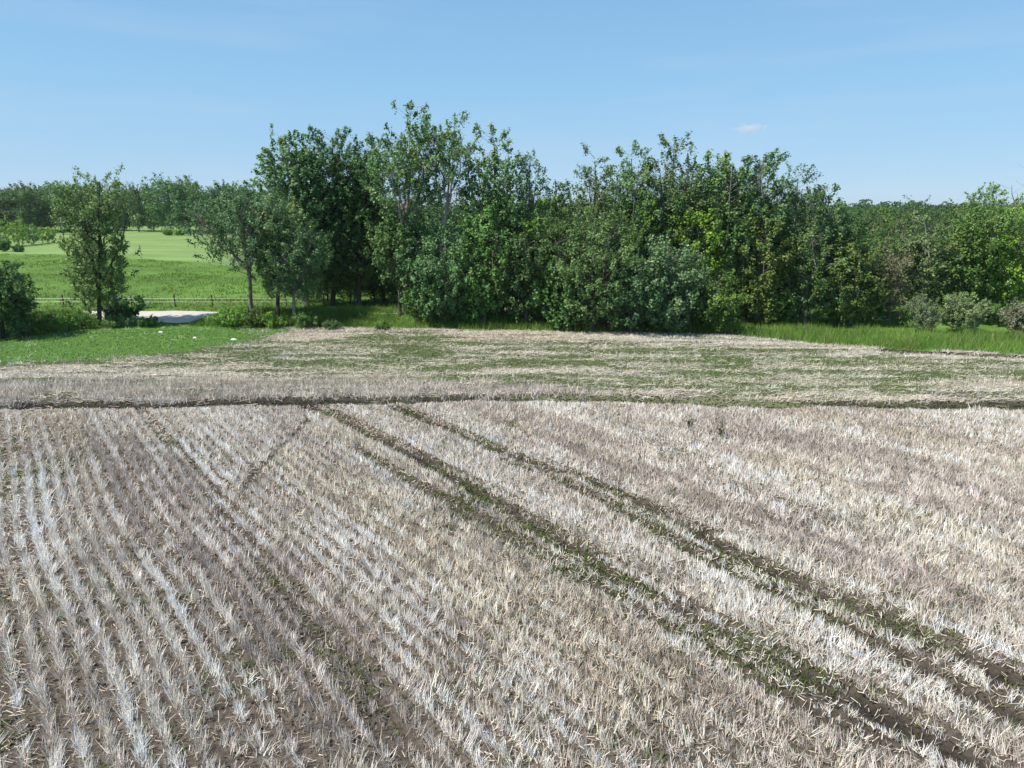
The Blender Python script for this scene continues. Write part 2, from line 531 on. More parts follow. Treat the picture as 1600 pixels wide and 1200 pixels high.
P = np.stack([cx_, cy_, height(cx_, cy_) - .01], 1)
Vs, Cs = blades(P, hg, wd, lean, np.clip(colr, 0, .9)); Vall.append(Vs); Call.append(Cs)

stub = mesh_np("stubble", np.concatenate(Vall), 4, np.concatenate(Call), M_straw)
tag(stub, "rows of pale dry cut stubble standing across the whole field", "stubble", kind="stuff")
NSTUB = len(stub.data.polygons)

# ---- lying straw
n = 620000
y = np.sqrt(R.uniform(5.5 ** 2, 45 ** 2, n)); x = R.uniform(-1, 1, n) * (.8 * y + 2)
k = (y < yedge(x) - .1) & (R.random(n) > .80 * tracks(x, y)) & (R.random(n) > .9 * (np.abs(y - yfur(x) - .4) < .5)) & (R.random(n) > .55 * (x < -.5) * (y < 21)) & (R.random(n) > 1.0 * sstep(0, .6, green_patch(x, y)) * (y > yfur(x))) & (R.random(n) > .7 * headland_green(x, y) * (y > yfur(x)))
x, y = x[k], y[k]; n = len(x)
sm = np.interp(y, np.sort(SEAM[:, 1]), SEAM[np.argsort(SEAM[:, 1]), 0])
cross = (x < sm)
ang = np.where(cross, R.normal(0, .3, n), R.uniform(0, 2 * math.pi, n))
hl = y > yfur(x)
ang = np.where(hl, R.normal(0, .5, n), ang)
L = R.uniform(.025, .11, n) * (1 + 1.5 * hl) * (1 + y / 40); wd = R.uniform(.0028, .0062, n) * (1 + y / 11)
dx, dy = np.cos(ang) * L / 2, np.sin(ang) * L / 2
qx, qy = -np.sin(ang) * wd / 2, np.cos(ang) * wd / 2
z = height(x, y) + R.uniform(.01, .07, n)
tz = R.normal(0, .03, n)
V = np.stack([np.stack([x - dx - qx, y - dy - qy, z - tz], 1), np.stack([x + dx - qx, y + dy - qy, z + tz], 1),
              np.stack([x + dx + qx, y + dy + qy, z + tz + .004], 1), np.stack([x - dx + qx, y - dy + qy, z - tz + .004], 1)], 1).reshape(-1, 3)
c = strip_cols(x, y) * R.uniform(.25, 1.0, (n, 1)) * np.array([1, .96, .90])
hw_ = hl[:, None]
c = np.where(hw_, np.array([.76, .69, .56]) * R.uniform(.45, 1.2, (n, 1)), c)
hk = (~hl) | (R.random(n) < .08 + .42 * sstep(.42, .56, fbm(x / 2.6, y / .5, 133)))
x, y, c = x[hk], y[hk], c[hk]; V = V.reshape(-1, 4, 3)[hk].reshape(-1, 3)
straw = mesh_np("loose_straw", V, 4, np.repeat(np.clip(c, 0, .9), 4, axis=0), M_straw)
tag(straw, "loose broken straw lying flat between the stubble rows", "straw", kind="stuff")

# ---- green weeds in the field: small leafy tufts
n = 300000
y = np.sqrt(R.uniform(5.5 ** 2, 45 ** 2, n)); x = R.uniform(-1, 1, n) * (.8 * y + 2)
tr = tracks(x, y); hl = y > yfur(x)
u, s = uv_row(x, y)
rowp = np.abs(((u / sp) % 1) - .0); rowgap = np.minimum(rowp, 1 - rowp)      # 0.5 between rows
wn = fbm(x / 1.6, y / 1.6, 141)
sm = np.interp(y, np.sort(SEAM[:, 1]), SEAM[np.argsort(SEAM[:, 1]), 0])
TG = line([(760, 790), (860, 850), (960, 915), (1060, 975), (1180, 1045), (1330, 1130)])
TG2 = line([(830, 735), (960, 790), (1080, 845), (1200, 905), (1330, 965), (1480, 1040)])
between = np.maximum(np.exp(-(dist_line(x, y, TG) / .55) ** 2), .8 * np.exp(-(dist_line(x, y, TG2) / .4) ** 2))
leftg = np.exp(-((x - sm + .4) / .5) ** 2)
pn = .02 + .8 * tr * sstep(.36, .6, wn) + (sstep(.56, .70, wn) * .55 + .5 * leftg * sstep(.35, .5, wn)) * sstep(.2, .4, rowgap) + .55 * between * sstep(.40, .55, wn)
fd = np.abs(y - yfur(x) - .4) < 1.3
pn = np.where(fd, .02, pn)
pn = np.where(hl & ~fd, (1.0 * headland_green(x, y) + .16) * (1.25 - sstep(.42, .56, fbm(x / 2.6, y / .5, 133))) + .35 * green_patch(x, y), pn)
k = (y < yedge(x) - .05) & (R.random(n) < pn)
x, y, hl = x[k], y[k], hl[k]
nb = np.full(len(x), 5)
cx_, cy_ = expand(x, y, nb, .05); n = len(cx_)
hlb = np.repeat(hl, nb)
gpw = green_patch(cx_, cy_) * (cy_ > yfur(cx_))
hg = R.uniform(.03, .09, n) * (1 - .2 * gpw)
lean = R.normal(0, .9, (n, 2))
wd = R.uniform(.010, .024, n) * (1 + cy_ / 30)
ga = np.array([.15, .19, .062]); gb = np.array([.23, .40, .10])
c = np.where(gpw[:, None] > .4, gb, np.where(hlb[:, None], np.array([.23, .285, .12]), ga)) * R.uniform(.6, 1.35, (n, 1))
P = np.stack([cx_, cy_, height(cx_, cy_)], 1)
V, C_ = blades(P, hg, wd, lean, c, taper=.5)
weeds = mesh_np("weeds", V, 4, C_, M_grass)
tag(weeds, "small green weeds sprouting between stubble rows and along wheel ruts", "weeds", kind="stuff")

# ---- clods in the ruts and the furrow
n = 320000
y = np.sqrt(R.uniform(5.5 ** 2, 42 ** 2, n)); x = R.uniform(-1, 1, n) * (.8 * y + 2)
k = (R.random(n) < tracks(x, y) * .9 + .22) & (y < yedge(x))
x, y = x[k], y[k]; n = len(x)
r = R.uniform(.008, .034, n) * (1 + y / 60)
dirs = R.normal(0, 1, (n, 4, 3)); dirs /= np.linalg.norm(dirs, axis=2, keepdims=True)
base = np.array([[1, 1, 1], [-1, -1, 1], [-1, 1, -1], [1, -1, -1]]) / 1.73
vv = base[None] + .45 * dirs
P = np.stack([x, y, height(x, y) + r * .2], 1)
V = (P[:, None] + vv * r[:, None, None]).reshape(-1, 3)
b = (np.arange(n) * 4)[:, None, None]
faces = (b + np.array([[0, 1, 2], [0, 3, 1], [0, 2, 3], [1, 3, 2]])[None]).reshape(-1, 3)
c = np.array([.07, .056, .045]) * R.uniform(.6, 1.5, (n, 1))
clods = mesh_np("soil_clods", V, 3, np.repeat(c, 4, axis=0), M_ground, faces=faces)
tag(clods, "dark crumbled clods of soil in the ruts and the furrow", "soil", kind="stuff")


# ---- verge grass (tall), pasture grass
def grass_obj(name, x, y, nb, spread, h0, h1, w0, w1, colA, colB, label, nseed, lean_s=.35, hnoise=1.0, lo=.55):
    cx_, cy_ = expand(x, y, np.full(len(x), nb), spread); n = len(cx_)
    nn = fbm(cx_ / hnoise, cy_ / hnoise, nseed)
    hg = R.uniform(h0, h1, n) * (lo + .9 * nn)
    if h0 > .15: hg = hg * (1 - .75 * sstep(-28, -26.5, cx_) * (1 - sstep(-21.5, -19.5, cx_)))
    lean = R.normal(0, lean_s, (n, 2))
    wd = R.uniform(w0, w1, n)
    m = fbm(cx_ / 2.2, cy_ / 2.2, nseed + 1)[:, None]
    m = sstep(.35, .65, m)
    c = (colA * (1 - m) + colB * m) * R.uniform(.65, 1.3, (n, 1))
    dry = R.random(n) < (.07 if h0 > .2 else .03); c[dry] = np.array([.42, .36, .19]) * R.uniform(.7, 1.2, (dry.sum(), 1)); hg = np.where(dry, hg * 1.2, hg)
    P = np.stack([cx_, cy_, height(cx_, cy_) - .02], 1)
    V, C_ = blades(P, hg, wd, lean, c, taper=.1)
    o = mesh_np(name, V, 4, C_, M_grass)
    return tag(o, label, "grass", kind="stuff")


n = 60000
x = R.uniform(-38, 46, n); y = R.uniform(30, 58, n)
e = yedge(x)
band = np.where(x < -14, np.minimum(ry0 - .15, 46.5), e + 6.0)
k = (y > e + .1) & (y < band) & (np.abs(x) < .8 * y + 3)
x, y = x[k], y[k]
k = R.random(len(x)) < .35 + .9 * fbm(x / 1.2, y / 1.2, 151)
grass_obj("verge_grass", x[k], y[k], 7, .12, .25, .55, .022, .045, np.array([.17, .30, .055]), np.array([.24, .40, .075]),
          "tall lush green grass along the field edge below the trees", 152)
n = 30000
x = R.uniform(-85, 30, n); y = R.uniform(ry1 + .2, 105, n)
k = (np.abs(x) < .8 * y + 2) & (x < -8) & (y < np.interp(x, PB[:, 0], PB[:, 1]) - .5) & (R.random(n) < .2 + 1.1 * sstep(.35, .6, fbm(x / 6, y / 6, 165)))
x, y = x[k], y[k]
grass_obj("pasture_grass", x, y, 4, .25, .10, .26, .05, .10, np.array([.115, .20, .034]), np.array([.16, .26, .042]),
          "bright green pasture grass beyond the gravel road", 162, .5, 2.0)
n = 20000
x = R.uniform(-60, 30, n); y = R.uniform(ry0 - 1.2, ry0 + .35, n)
k = x < -8
grass_obj("roadside_grass", x[k], y[k], 5, .15, .18, .42, .03, .05, np.array([.16, .28, .05]), np.array([.22, .36, .065]),
          "rough green grass lining the near side of the gravel road", 172, .5, 1.0)


ORD = ["first", "second", "third", "fourth", "fifth", "sixth", "seventh", "eighth", "ninth", "tenth", "eleventh", "twelfth",
       "thirteenth", "fourteenth", "fifteenth", "sixteenth", "seventeenth"]
# ------------------------------------------------------------------ trees
def tubes(segs, r0, r1, sides):
    """segs (n,2,3); cones between the ends -> verts, quads"""
    a = segs[:, 0]; b = segs[:, 1]; d = b - a
    L = np.linalg.norm(d, axis=1, keepdims=True) + 1e-9; d = d / L
    ref = np.where(np.abs(d[:, 2:3]) > .9, np.array([[1., 0, 0]]), np.array([[0, 0, 1.]]))
    p = np.cross(d, ref); p /= np.linalg.norm(p, axis=1, keepdims=True); q = np.cross(d, p)
    th = np.arange(sides) / sides * 2 * math.pi
    ring = p[:, None] * np.cos(th)[None, :, None] + q[:, None] * np.sin(th)[None, :, None]
    V = np.concatenate([a[:, None] + ring * r0[:, None, None], b[:, None] + ring * r1[:, None, None]], 1)
    n = len(a); i = np.arange(sides); j = (i + 1) % sides
    f = np.stack([i, j, j + sides, i + sides], 1)
    faces = (np.arange(n)[:, None, None] * (2 * sides) + f[None]).reshape(-1, 4)
    return V.reshape(-1, 3), faces


LEAFC = {
    'poplar': (np.array([.070, .150, .044]), np.array([.180, .280, .110])),
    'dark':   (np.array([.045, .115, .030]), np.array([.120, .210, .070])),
    'bright': (np.array([.115, .235, .030]), np.array([.205, .350, .055])),
    'olive':  (np.array([.088, .165, .038]), np.array([.190, .270, .088])),
    'fresh':  (np.array([.078, .172, .034]), np.array([.155, .270, .065])),
    'willow': (np.array([.150, .240, .100]), np.array([.240, .335, .155])),
    'brown':  (np.array([.150, .170, .090]), np.array([.240, .245, .150])),
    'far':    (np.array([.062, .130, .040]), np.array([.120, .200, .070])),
}


def tree_mesh(rng, Ht, Rc, cb, kind, nl, spl, lps, leaf, shoot=.75, spread=.20, lean=(0, 0), trunk_r=None, lowfill=True):
    """Ht height, Rc crown radius, cb crown base fraction, nl leaders, spl shoots per leader, lps leaves per shoot"""
    segs, r0s, r1s = [], [], []
    tr = trunk_r or .012 * Ht + .05
    SP, SD, ST = [], [], []
    fork = Ht * (.18 + .5 * cb)
    # trunk
    tp = [np.array([0, 0, -.2])]
    nseg = 7
    for q in range(1, nseg + 1):
        z = Ht * .93 * q / nseg
        tp.append(np.array([lean[0] * z + rng.normal(0, .035) * Ht * .12, lean[1] * z + rng.normal(0, .035) * Ht * .12, z]))
    tp = np.array(tp)

    def trunk_at(z):
        return np.array([np.interp(z, tp[:, 2], tp[:, 0]), np.interp(z, tp[:, 2], tp[:, 1]), z])
    for q in range(nseg):
        segs.append([tp[q], tp[q + 1]])
        r0s.append(tr * (1 - .85 * q / nseg)); r1s.append(tr * (1 - .85 * (q + 1) / nseg))
    for kk in range(nl):
        if kk == 0:
            off, ang, top, bot = 0, 0, Ht, cb * Ht
        else:
            ang = kk * 2.4 + rng.uniform(-.5, .5); off = Rc * rng.uniform(.45, .80)
            top = Ht * (1 - .15 * (off / Rc) ** 1.3 - rng.uniform(0, .11))
            bot = Ht * (cb + rng.uniform(0, .12))
        rl = Rc * rng.uniform(.46, .62)
        if kk > nl * .55 and lowfill:                     # shorter side leaders fill the skirt
            top = Ht * rng.uniform(cb + (1 - cb) * .45, cb + (1 - cb) * .78); off = Rc * rng.uniform(.5, .75)
        z0 = min(fork * rng.uniform(.8, 1.4), top * .7)
        f0 = trunk_at(z0)
        tipx = trunk_at(min(top, Ht * .93)) * np.array([1, 1, 0]) + np.array([math.cos(ang) * off, math.sin(ang) * off, top])
        mid = (f0 * .45 + tipx * .55); mid[:2] += np.array([math.cos(ang), math.sin(ang)]) * off * .22
        ts = np.linspace(0, 1, 7)[:, None]
        path = (1 - ts) ** 2 * f0 + 2 * ts * (1 - ts) * mid + ts ** 2 * tipx
        path[1:-1] += rng.normal(0, .06 * Rc, (5, 3)) * np.array([1, 1, .3])
        if kk == 0:
            path = np.array([trunk_at(z) for z in np.linspace(z0, Ht * .97, 7)])
        else:
            rr = tr * .55
            for q in range(6):
                segs.append([path[q], path[q + 1]])
                r0s.append(rr * (1 - .88 * q / 6)); r1s.append(rr * (1 - .88 * (q + 1) / 6))
        # shoots on this leader
        n = max(4, int(spl * (top - bot) / (Ht * (1 - cb))))
        tz = rng.random(n) ** .80
        z = bot + (top - bot) * tz * .96
        ax = np.stack([np.interp(z, path[:, 2], path[:, 0]), np.interp(z, path[:, 2], path[:, 1]), z], 1)
        prof = (np.sin(np.pi * np.clip(tz * .70 + .20, 0, 1)) ** .5) * .9 + .12
        lob = .75 + .5 * vnoise(tz * 4 + kk * 7, np.full(n, kk * 1.7), 3)
        ph = rng.uniform(0, 2 * math.pi, n)
        rad = rl * 1.25 * prof * lob * np.sqrt(rng.uniform(.1, 1, n))
        out = np.stack([np.cos(ph), np.sin(ph), np.zeros(n)], 1)
        base = ax + out * rad[:, None] + np.stack([np.zeros(n), np.zeros(n), rad * .25 - .1], 1)
        base[:, 2] = np.maximum(base[:, 2], .05 * shoot)
        d = out * rng.uniform(.1, .9, (n, 1)) + np.array([0, 0, 1.]) * rng.uniform(.35, 1, (n, 1)) + rng.normal(0, .22, (n, 3))
        d /= np.linalg.norm(d, axis=1, keepdims=True)
        L = shoot * rng.uniform(.55, 1.35, n)
        SP.append(base); SD.append(d * L[:, None]); ST.append(ax - np.array([0, 0, .25]) * rad[:, None] * .8)
    SP = np.concatenate(SP); SD = np.concatenate(SD); ST = np.concatenate(ST)
    tw = np.stack([ST, SP + SD * .6], 1)
    n0 = len(segs)
    V1, F1 = tubes(np.array(segs), np.array(r0s), np.array(r1s), 7)
    V2, F2 = tubes(tw, np.full(len(tw), .011), np.full(len(tw), .004), 3)
    TV = np.concatenate([V1, V2]); TF = np.concatenate([F1, F2 + len(V1)])
    # leaves
    ns = len(SP)
    cnt = lps
    q = rng.random((ns, cnt)) ** .8
    rad = spread * (1.15 - .6 * q) * rng.normal(0, 1, (ns, cnt)).clip(-1.8, 1.8)
    rv = rng.normal(0, 1, (ns, cnt, 3)); rv /= np.linalg.norm(rv, axis=2, keepdims=True)
    P = SP[:, None] + SD[:, None] * q[..., None] + rv * rad[..., None]
    P = P.reshape(-1, 3); n = len(P)
    cen = np.array([lean[0], lean[1], 1]) * Ht * .5
    oc = P * np.array([1, 1, .35]) - np.array([lean[0] * Ht * .5, lean[1] * Ht * .5, Ht * .12]); oc /= np.linalg.norm(oc, axis=1, keepdims=True) + 1e-6
    nrm = rv.reshape(-1, 3) * np.sign(rad).reshape(-1, 1) * .55 + oc * .35 + np.array([0, 0, .45]) + rng.normal(0, .42, (n, 3))
    nrm /= np.linalg.norm(nrm, axis=1, keepdims=True)
    t = np.cross(nrm, rng.normal(0, 1, (n, 3))); t /= np.linalg.norm(t, axis=1, keepdims=True)
    b = np.cross(nrm, t)
    s = leaf * rng.uniform(.82, 1.18) * rng.uniform(.6, 1.4, (n, 1))
    Vl = np.stack([P - t * s * .5, P + b * s * .38 + nrm * s * .07, P + t * s * .5, P - b * s * .38 + nrm * s * .07], 1).reshape(-1, 3)
    ca, cb_ = LEAFC[kind]
    tone = rng.uniform(.88, 1.38) * np.array([rng.uniform(.92, 1.12), 1.0, rng.uniform(.85, 1.2)])
    ca, cb_ = ca * tone, cb_ * tone * 1.08
    sm = rng.random((ns, 1, 1))
    m = np.clip(sm * .8 + rng.normal(0, .18, (ns, cnt, 1)) + .1, 0, 1).reshape(-1, 1)
    c = (ca * (1 - m) + cb_ * m) * rng.uniform(.8, 1.2, (n, 1))
    c = np.where(rng.random((n, 1)) < .09, c * np.array([1.7, 1.4, 1.5]), c)
    return TV, TF, Vl, np.repeat(c, 4, axis=0)


def build_tree(name, loc, mesh, bark, label, cat, group=None):
    TV, TF, Vl, Cl = mesh
    root = empty(name, loc, label, cat, group)
    mesh_np("trunk", TV, 4, None, bark, root, TF, smooth=True)
    mesh_np("crown", Vl, 4, Cl, M_leaf, root)
    return root


BK = {'g': M_bark_grey, 'p': M_bark_pale, 'd': M_bark_dark}
NTREE = [0]


def px_tree(name, cx, w, top, base, cb, kind, bark, label, cat="tree", group=None, dens=1.0, leaf=.135, bx=None, nl=None, shoot=.66, spread=.20, lowfill=True, trunk_r=None, lps=56):
    """tree standing where photograph pixel (bx, base) meets the land, its top at pixel row `top`"""
    NTREE[0] += 1
    rng = np.random.default_rng(1000 + NTREE[0] * 17)
    bx = bx if bx is not None else cx
    g = at(bx, base); z = float(hill(g[0], g[1]))
    tp = atY(cx, top, g[1])
    Ht = tp[2] - z
    dep = g[1] * math.cos(PITCH) + (H - z) * math.sin(PITCH)
    Rc = max(.25, w / 2 / F * dep * 1.0)
    lean = ((tp[0] - g[0]) / Ht, 0)
    nl = nl or int(np.clip(round(Rc * 3.2), 3, 10))
    vol = Rc ** 2 * Ht * (1 - cb)
    spl = int(np.clip(25 * dens * (vol ** .85) / nl + 8, 8, 260))
    m = tree_mesh(rng, Ht, Rc, cb, kind, nl, spl, lps, leaf, shoot, spread, lean, lowfill=lowfill, trunk_r=trunk_r)
    return build_tree(name, (g[0], g[1], z), m, BK[bark], label, cat, group)


GB = "trees of the belt along the far field edge"
# -- the front of the belt, left to right
px_tree("poplar_tree", 157, 100, 266, 509, .05, 'poplar', 'd', "lone leafy tree standing apart in front of the gravel road", bx=155, dens=.85, trunk_r=.15, lowfill=False, nl=8)
px_tree("poplar_tree", 372, 165, 292, 500, .34, 'poplar', 'g', "loose grey-green tree leaning left, first of the belt beside the road opening", bx=396, dens=.6, trunk_r=.15, group=GB, lowfill=False, nl=7)
px_tree("poplar_tree", 434, 75, 305, 500, .18, 'olive', 'd', "slim tree with a thin dark trunk, second along the left end of the belt", group=GB, dens=.8)
px_tree("poplar_tree", 462, 105, 352, 503, .18, 'poplar', 'p', "short tree with a pale-based trunk at the left side of the shaded clearing", bx=458, group=GB, dens=.8)
px_tree("poplar_tree", 448, 115, 204, 482, .08, 'poplar', 'g', "tall grey-green tree forming the left shoulder of the first tall clump", group=GB, dens=1.0, bx=480)
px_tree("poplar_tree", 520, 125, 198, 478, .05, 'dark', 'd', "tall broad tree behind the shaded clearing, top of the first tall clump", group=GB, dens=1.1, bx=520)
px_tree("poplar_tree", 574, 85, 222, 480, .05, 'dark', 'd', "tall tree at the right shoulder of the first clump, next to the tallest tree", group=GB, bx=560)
px_tree("poplar_tree", 642, 120, 166, 488, .42, 'poplar', 'p', "tallest tree of the belt with a bare pale trunk and airy crown", bx=634, group=GB, dens=.62, trunk_r=.16, lowfill=False, nl=7)
px_tree("poplar_tree", 712, 95, 186, 488, .55, 'poplar', 'p', "airy tree with a slanting pale limb, just right of the tallest tree", bx=680, group=GB, dens=.5, trunk_r=.15, lowfill=False, nl=5)
px_tree("poplar_tree", 772, 95, 197, 490, .25, 'poplar', 'g', "tall grey-green tree right of the slanting limb, with an upright knobby top", group=GB, dens=.75)
px_tree("poplar_tree", 826, 62, 232, 492, .20, 'poplar', 'g', "tall tree at the right end of the highest clump, before the dip in the skyline", group=GB, dens=.8)
px_tree("poplar_tree", 868, 62, 288, 482, .08, 'dark', 'd', "lower dark green tree at the dip between the two tall clumps", group=GB)
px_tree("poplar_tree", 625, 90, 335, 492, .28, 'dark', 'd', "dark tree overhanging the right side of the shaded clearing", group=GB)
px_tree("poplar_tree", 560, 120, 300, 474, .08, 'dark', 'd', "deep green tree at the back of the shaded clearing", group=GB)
px_tree("poplar_tree", 690, 120, 345, 506, .03, 'poplar', 'g', "bushy low-branched tree just right of the shaded clearing", group=GB)
px_tree("poplar_tree", 757, 110, 325, 508, .03, 'fresh', 'g', "leafy low-branched tree below the slanting limb", group=GB)
px_tree("poplar_tree", 822, 105, 350, 511, .02, 'dark', 'g', "dark bushy tree with leaves to the ground, below the dip in the skyline", group=GB)
px_tree("poplar_tree", 930, 86, 232, 496, .18, 'poplar', 'g', "knobby-topped tree at the left end of the second tall clump", group=GB, dens=.7)
px_tree("poplar_tree", 988, 92, 228, 496, .18, 'poplar', 'g', "tall tree second from the left in the second tall clump", group=GB, dens=.7)
px_tree("poplar_tree", 1052, 108, 212, 496, .15, 'poplar', 'g', "highest tree of the second tall clump, with a spreading knobby top", group=GB, dens=.85)
px_tree("poplar_tree", 1122, 92, 232, 497, .12, 'poplar', 'p', "tall tree just right of the highest one in the second clump, pale trunk glimpsed", group=GB, dens=.85)
px_tree("poplar_tree", 1188, 98, 228, 499, .12, 'poplar', 'g', "twin-knobbed tall tree right of centre in the second clump", group=GB, dens=.8)
px_tree("poplar_tree", 1245, 84, 262, 501, .08, 'poplar', 'g', "tree on the descending right slope of the second clump", group=GB, dens=.9)
px_tree("poplar_tree", 1294, 70, 292, 502, .05, 'poplar', 'g', "second-last tree on the descending right slope of the second clump", group=GB)
px_tree("poplar_tree", 1328, 56, 322, 504, .03, 'dark', 'g', "last and lowest tree at the right end of the second clump", group=GB)
px_tree("poplar_tree", 926, 150, 322, 517, .0, 'olive', 'g', "broad olive-green bushy tree in front of the belt, nearest the stubble", group=GB, dens=1.0)
px_tree("poplar_tree", 1046, 125, 375, 520, .0, 'poplar', 'g', "rounded bushy tree at the stubble edge, front of the second clump", group=GB)
px_tree("poplar_tree", 1003, 92, 300, 505, .05, 'bright', 'g', "bright green tree behind the olive bushy tree", group=GB)
px_tree("poplar_tree", 1076, 95, 312, 508, .05, 'bright', 'g', "bright green tree above the rounded bushy tree", group=GB)
px_tree("poplar_tree", 848, 62, 312, 506, .05, 'bright', 'g', "slim bright green tree just left of the dip in the skyline", group=GB)
px_tree("poplar_tree", 1182, 105, 330, 508, .0, 'olive', 'g', "bushy tree with gappy foliage, left edge of the right grass strip", group=GB)
px_tree("poplar_tree", 1258, 110, 342, 508, .0, 'poplar', 'p', "bushy tree behind the grass strip with pale stems showing", group=GB)
px_tree("poplar_tree", 1318, 95, 362, 508, .0, 'olive', 'g', "bushy tree closing the right end of the belt behind the grass strip", group=GB)
px_tree("shrub", 1120, 75, 432, 522, .0, 'fresh', 'g', "fresh green shrub where the right grass strip begins", cat="shrub", dens=1.0)
px_tree("shrub", 880, 85, 408, 516, .0, 'dark', 'g', "dark shrub at the stubble edge left of the olive bushy tree", cat="shrub")
px_tree("shrub", 985, 90, 432, 521, .0, 'poplar', 'g', "grey-green shrub at the stubble edge between two bushy trees", cat="shrub")
px_tree("shrub", 672, 70, 440, 508, .0, 'dark', 'g', "dark low shrub right of the shaded clearing", cat="shrub")
# -- right of the belt
px_tree("shrub", 1390, 78, 388, 503, .0, 'brown', 'g', "grey-brown shrub between the belt end and the willows", cat="shrub", dens=.8)
px_tree("shrub", 1350, 60, 430, 504, .0, 'olive', 'g', "olive shrub tucked against the right end of the belt", cat="shrub")
px_tree("poplar_tree", 1446, 86, 338, 499, .12, 'olive', 'p', "pale-trunked thin tree rising behind the willows", trunk_r=.14, dens=.65)
px_tree("poplar_tree", 1498, 80, 352, 492, .0, 'fresh', 'g', "mid green tree right of the pale-trunked tree")
px_tree("poplar_tree", 1540, 92, 288, 488, .05, 'fresh', 'g', "tall green tree with a pointed top near the right side", dens=1.0)
px_tree("poplar_tree", 1578, 92, 325, 494, .0, 'bright', 'g', "bright yellow-green tree at the right side of the picture")
px_tree("poplar_tree", 1650, 100, 300, 490, .0, 'fresh', 'g', "green tree cut off by the right border of the picture")
px_tree("bare_tree", 1604, 60, 254, 482, .45, 'brown', 'g', "half-bare grey tree showing above the right-hand trees", dens=.22, lps=8, leaf=.07)
px_tree("willow_bush", 1443, 46, 463, 520, .0, 'willow', 'g', "left one of the two rounded grey-green willow bushes in the grass", cat="bush", dens=5, nl=9, leaf=.07, shoot=.26, spread=.10)
px_tree("willow_bush", 1506, 60, 456, 520, .0, 'willow', 'g', "larger grey-green willow bush right of its twin in the grass", cat="bush", dens=5, nl=9, leaf=.07, shoot=.26, spread=.10)
px_tree("willow_bush", 1556, 60, 468, 508, .0, 'fresh', 'g', "green bush behind and between the willow and the brownish bush", cat="bush", dens=2, leaf=.08, shoot=.35, spread=.10)
px_tree("brownish_bush", 1594, 50, 472, 524, .0, 'brown', 'g', "brownish-pink bush in the grass at the right border", cat="bush", dens=5, nl=9, leaf=.07, shoot=.26, spread=.10)
# -- left side
px_tree("leafy_bush", 4, 84, 414, 529, .0, 'dark', 'd', "big dark leafy bush at the left border of the picture", cat="bush", dens=1.3)
px_tree("leafy_bush", 34, 42, 456, 526, .0, 'poplar', 'd', "smaller dark bush leaning out of the big one at the left border", cat="bush", dens=1.3)
px_tree("leafy_bush", -50, 110, 400, 527, .0, 'dark', 'd', "dark bush just outside the left border", cat="bush", dens=1.0)
px_tree("low_shrub", 186, 60, 476, 503, .0, 'dark', 'd', "dark low shrub at the foot of the lone tree", cat="shrub", dens=1.6, shoot=.35, spread=.12)
px_tree("low_shrub", 218, 18, 462, 482, .0, 'dark', 'd', "tiny dark shrub beside the fence right of the lone tree", cat="shrub", dens=1.6, shoot=.3, spread=.1)
for q, (cx, w, top, base, kd, lb) in enumerate([
        (75, 46, 488, 520, 'fresh', "green weedy shrub right of the left-border bushes"),
        (108, 44, 486, 516, 'bright', "bright weedy shrub left of the lone tree's foot"),
        (135, 36, 492, 514, 'fresh', "small weedy shrub just left of the lone tree's foot"),
        (232, 40, 497, 511, 'fresh', "flat weedy shrub in front of the left end of the road opening"),
        (362, 62, 485, 510, 'bright', "bright weedy shrub hiding the right end of the road"),
        (398, 50, 484, 512, 'fresh', "weedy green shrub under the left-leaning tree"),
        (478, 40, 488, 514, 'fresh', "weedy green shrub at the left foot of the clearing"),
        (520, 30, 500, 516, 'dark', "little dark shrub in the grass below the clearing"),
        (598, 22, 502, 516, 'fresh', "little green sprig in the grass below the clearing's centre"),
        (1430, 34, 500, 512, 'bright', "small bright weed clump left of the willow bushes"),
        (180, 44, 496, 512, 'fresh', "weedy shrub at the right side of the lone tree's foot"),
        (62, 40, 500, 524, 'bright', "low bright weeds spilling out below the left-border bushes"),
        (428, 44, 490, 513, 'bright', "bright weedy shrub under the slim dark-trunked tree")]):
    px_tree("weedy_shrub", cx, w, top, base, .0, kd, 'd', lb, cat="shrub", dens=3.0, leaf=.07, shoot=.25, spread=.10, nl=6)

# -- undergrowth along the foot of the belt
for q, cx in enumerate(range(655, 1345, 43)):
    px_tree("undergrowth_shrub", cx + R.integers(-8, 9), 66, 445 + R.integers(-14, 15), 504 + R.integers(-3, 3), .0, R.choice(['dark', 'fresh', 'poplar']), 'd',
            ORD[q] + " undergrowth shrub from the left at the foot of the belt trees", cat="shrub", group="undergrowth shrubs at the foot of the belt", dens=.9, lps=28)

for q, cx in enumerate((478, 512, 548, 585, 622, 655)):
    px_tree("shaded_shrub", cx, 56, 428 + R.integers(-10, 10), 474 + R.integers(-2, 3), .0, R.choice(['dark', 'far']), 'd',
            ORD[q] + " from the left of the dark shrubs at the back of the shaded clearing", cat="shrub", group="dark shrubs at the back of the clearing", dens=.9, lps=28)

